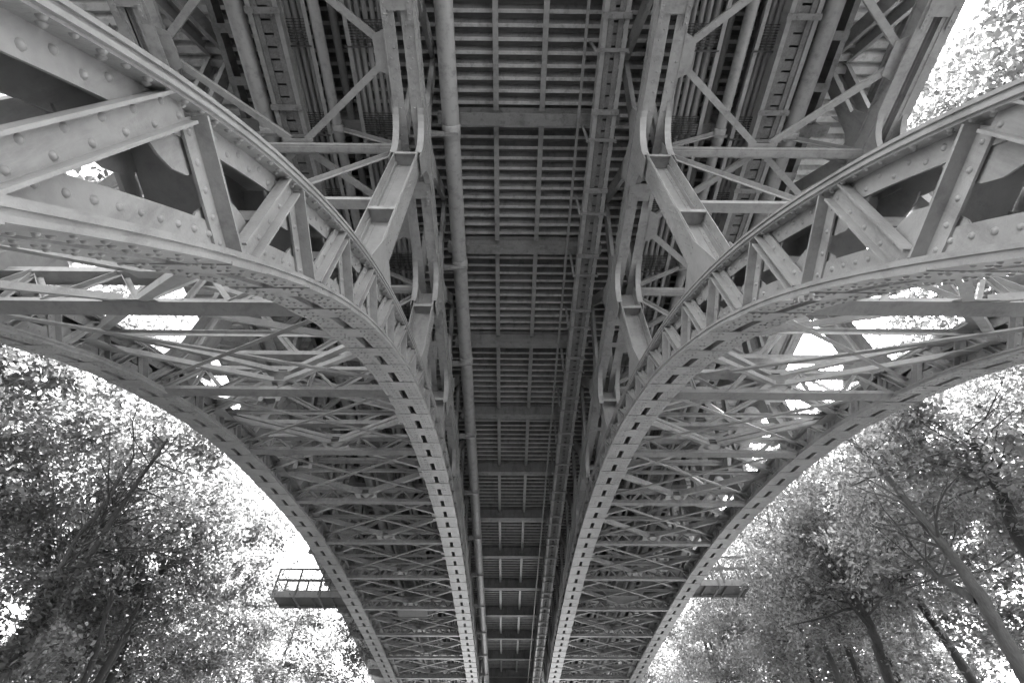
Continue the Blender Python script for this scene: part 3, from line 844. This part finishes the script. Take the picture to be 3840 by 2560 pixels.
a = trunk_px([(1648, 1568), (1628, 1505), (1605, 1428), (1588, 1362), (1575, 1310)], 13.6, 12.6, .13, .05)
tree([a], [((13.5, 33, 11), .85, CR[3])], "lone slender trunk under the right railed walkway", G, 10)
a = trunk_px([(2375, 1290), (2311, 1155), (2275, 1098), (2251, 1045), (2220, 990)], 12.6, 12.4, .17, .05)
tree([a], [((13.8, 5, 11.9), .95, CR[0]), ((14.4, 2.6, 13.5), .85, CR[2]), ((13.4, 5.0, 13.4), .8, CR[3]), ((13.6, 1.2, 10.9), .85, CR[1])], "high tree with thin forked trunk at the right edge above the largest trunk", G, 11)
a = trunk_px([(1990, 1430), (1908, 1292), (1870, 1230), (1835, 1178), (1778, 1125)], 16, 15, .17, .05)
tree([a], [((15.6, 16.5, 10.6), .8, CR[1])], "thick dark trunk half hidden in leaves between the slender and largest trees", G, 12)

# ivy climbing the two leaning trunks at the lower left
def ivy(root, paths, n):
    g = np.random.default_rng(77); base = np.array(root.location); me = crown_mesh(5, n, 1, 1, 10, .075, .1)
    co = np.empty(len(me.vertices) * 3); me.vertices.foreach_get("co", co); co = co.reshape(-1, 6, 3)
    cen = co.mean(1); pos = []
    for i in range(n):
        P = paths[i % len(paths)]; t = g.uniform(0, 1) ** 1.5 * (len(P) - 1); k = min(int(t), len(P) - 2); q = P[k] + (P[k + 1] - P[k]) * (t - k)
        w = g.normal(size=3); w[2] *= .3; pos.append(q + unit(w) * (.13 + abs(g.normal()) * .07) - base)
    co += (np.array(pos) - cen)[:, None]
    me.vertices.foreach_set("co", co.reshape(-1)); me.update(); me.materials.append(LEAF2)
    o = bpy.data.objects.new("ivy", me); C.objects.link(o); o.parent = root
ivy(ivy_tree, [smooth_path(ivy_paths[0][0][:5]), smooth_path(ivy_paths[1][0][:4])], 1500)

# --- woodland filling both banks
def plain(x, y, h, s, label, group, seed, small=False):
    g = np.random.default_rng(seed); lean = V(-.06 * x + g.normal() * .3, g.normal() * .3, 0)
    p0 = V(x, y, -1.7); pts = [p0, p0 + V(0, 0, h * .35) + lean * .3, p0 + V(0, 0, h * .65) + lean * .7, p0 + V(0, 0, h * .95) + lean]
    cs = [(p0 + lean + V(g.normal() * .5, g.normal() * .5, h - 2.9 * s), s, random.choice(CR))]
    cs.append((p0 + lean * .6 + V(g.normal() * 1.2, g.normal() * 1.2, h - 7.2 * s), s * .85, random.choice(CRS)))
    tree([(pts, (.07 + .009 * h), .04)], cs, label, group, seed, BARK if seed % 3 else BARK2, "woodland_tree", limbs=5)
sd = 100
LG, RG = "woodland trees on the left bank", "woodland trees on the right bank"
LL = "leafy woodland tree in the sunlit mass of foliage left of the bridge"
RL = "leafy woodland tree in the sunlit mass of foliage right of the bridge"
for (x, y, h, s) in [(-17, 4, 15.5, 1), (-13.5, 1.0, 16.0, 1), (-19, 10, 17, 1.05), (-19.5, 17, 18, 1.05), (-18, 23, 19.3, 1), (-19, 30, 18, 1.0), (-17, 36, 17.5, 1.0), (-13.5, 31, 14.8, .85),
                     (-26, 14, 20, 1.2), (-28, 24, 22, 1.25), (-27, 34, 23, 1.25), (-22, 42, 20, 1.2), (-16, 46, 20, 1.1), (-34, 44, 26, 1.3), (-26, 54, 26, 1.3), (-38, 30, 25, 1.3), (-20, 60, 25, 1.3), (-24, 3, 18, 1.1), (-15.5, 20.5, 17.2, .95), (-16.5, 13, 20.5, 1), (-16.8, 25.5, 20, 1), (-18.5, 28.5, 20.3, 1.05), (-22, 38.5, 21.5, 1.1), (-13.8, 19.8, 17.6, .85), (-15.2, 23, 18.2, .9), (-22, 35, 19, 1.1), (-32, 10, 22, 1.3), (-33, 20, 24, 1.3), (-22, 29, 18, 1.1), (-31, 38, 25, 1.3), (-18, 53, 21, 1.2)]:
    sd += 1; plain(x, y, h, s, LL, LG, sd)
for (x, y, h, s) in [(16, 1, 15.6, 1), (18, 7, 16.5, 1.05), (19, 13, 15.5, 1.0), (18, 34, 20, 1.05), (14.5, 38, 18, .95), (26, 10, 21, 1.2), (27, 22, 23, 1.25),
                     (27, 33, 24, 1.25), (22, 42, 23, 1.2), (17, 47, 21, 1.1), (36, 28, 26, 1.3), (34, 44, 27, 1.3), (25, 55, 26, 1.3), (21, 64, 26, 1.3), (14, -2.5, 15, .95), (17.4, 21, 20.6, 1), (17.0, 27, 21.6, 1), (16.2, 32, 22, 1), (23, 36, 22, 1.2), (30, 38, 26, 1.3), (18, 54, 23, 1.2)]:
    sd += 1; plain(x, y, h, s, RL, RG, sd)

# low understorey that closes the view between the trunks
for i, (x, y, z) in enumerate([(-15, 15, 3.6), (-17, 20, 4.6), (-19, 13, 4.5), (-16, 26, 5), (-20, 27, 6), (-17, 33, 6.5), (-21, 38, 8), (-14.5, 40, 8), (-24, 20, 6.5), (-17.5, 9, 5.6), (-17, 47, 9.5), (-13.5, 52, 10),
        (15.5, 12, 4.2), (16.5, 17, 5), (18, 22, 5.5), (16, 27, 6), (20, 30, 7), (16, 34, 7), (20, 38, 8), (15, 42, 8.5), (24, 20, 7), (14.5, 49, 10), (19, 9, 4.8), (13.6, 56, 11)]):
    sd += 1; g = np.random.default_rng(sd); p0 = V(x, y, -1.7); L_ = x < 0
    tree([([p0, p0 + V(.1, .1, z * .4), p0 + V(.3, -.1, z + .5)], .09, .03)], [((x, y, z), .85, random.choice(CRS))],
         "low young tree filling the gap between trunks %s of the bridge" % ("left" if L_ else "right"), "low young trees on the %s bank" % ("left" if L_ else "right"), sd, BARK, "young_tree", limbs=3)

# ------------------------------------------------------------------ ground
m = MB(); m.add([(-900, -900, -1.6), (900, -900, -1.6), (900, 900, -1.6), (-900, 900, -1.6)], [(0, 1, 2, 3)])
tag(m.build("ground", GROUND), kind="structure")

# ------------------------------------------------------------------ light
SUN_AZ = math.atan2(.600, .599); SUN_EL = R(43.3)
w = bpy.data.worlds.new("World"); bpy.context.scene.world = w; w.use_nodes = True
nt = w.node_tree; bg = nt.nodes["Background"]
sky = nt.nodes.new("ShaderNodeTexSky"); sky.sky_type = 'NISHITA'; sky.sun_disc = False
sky.sun_elevation = SUN_EL; sky.sun_rotation = SUN_AZ; sky.air_density = 1.0; sky.dust_density = 3.0
bw = nt.nodes.new("ShaderNodeRGBToBW"); nt.links.new(sky.outputs[0], bw.inputs[0]); nt.links.new(bw.outputs[0], bg.inputs[0])
bg.inputs[1].default_value = .15
sun = bpy.data.lights.new("sun", 'SUN'); sun.energy = 5.0; sun.angle = R(.53); sun.color = (1, 1, 1)
so = bpy.data.objects.new("sun", sun); C.objects.link(so)
from mathutils import Vector
sd_ = Vector((math.sin(SUN_AZ) * math.cos(SUN_EL), math.cos(SUN_AZ) * math.cos(SUN_EL), math.sin(SUN_EL)))
so.rotation_euler = sd_.to_track_quat('Z', 'Y').to_euler(); so.location = (20, 20, 40)

# ------------------------------------------------------------------ camera
cd = bpy.data.cameras.new("camera"); cam = bpy.data.objects.new("camera", cd); C.objects.link(cam)
cd.lens = 18; cd.sensor_width = 36; cd.clip_start = .05; cd.clip_end = 3000
cam.location = (0, 0, 0); cam.rotation_euler = (R(90) + PITCH, 0, -YAW)
sc = bpy.context.scene; sc.camera = cam
sc.view_settings.view_transform = 'Standard'; sc.view_settings.look = 'None'; sc.view_settings.gamma = 1
sc.view_settings.exposure = 3.55
sc.cycles.max_bounces = 8; sc.cycles.diffuse_bounces = 5; sc.cycles.transmission_bounces = 4
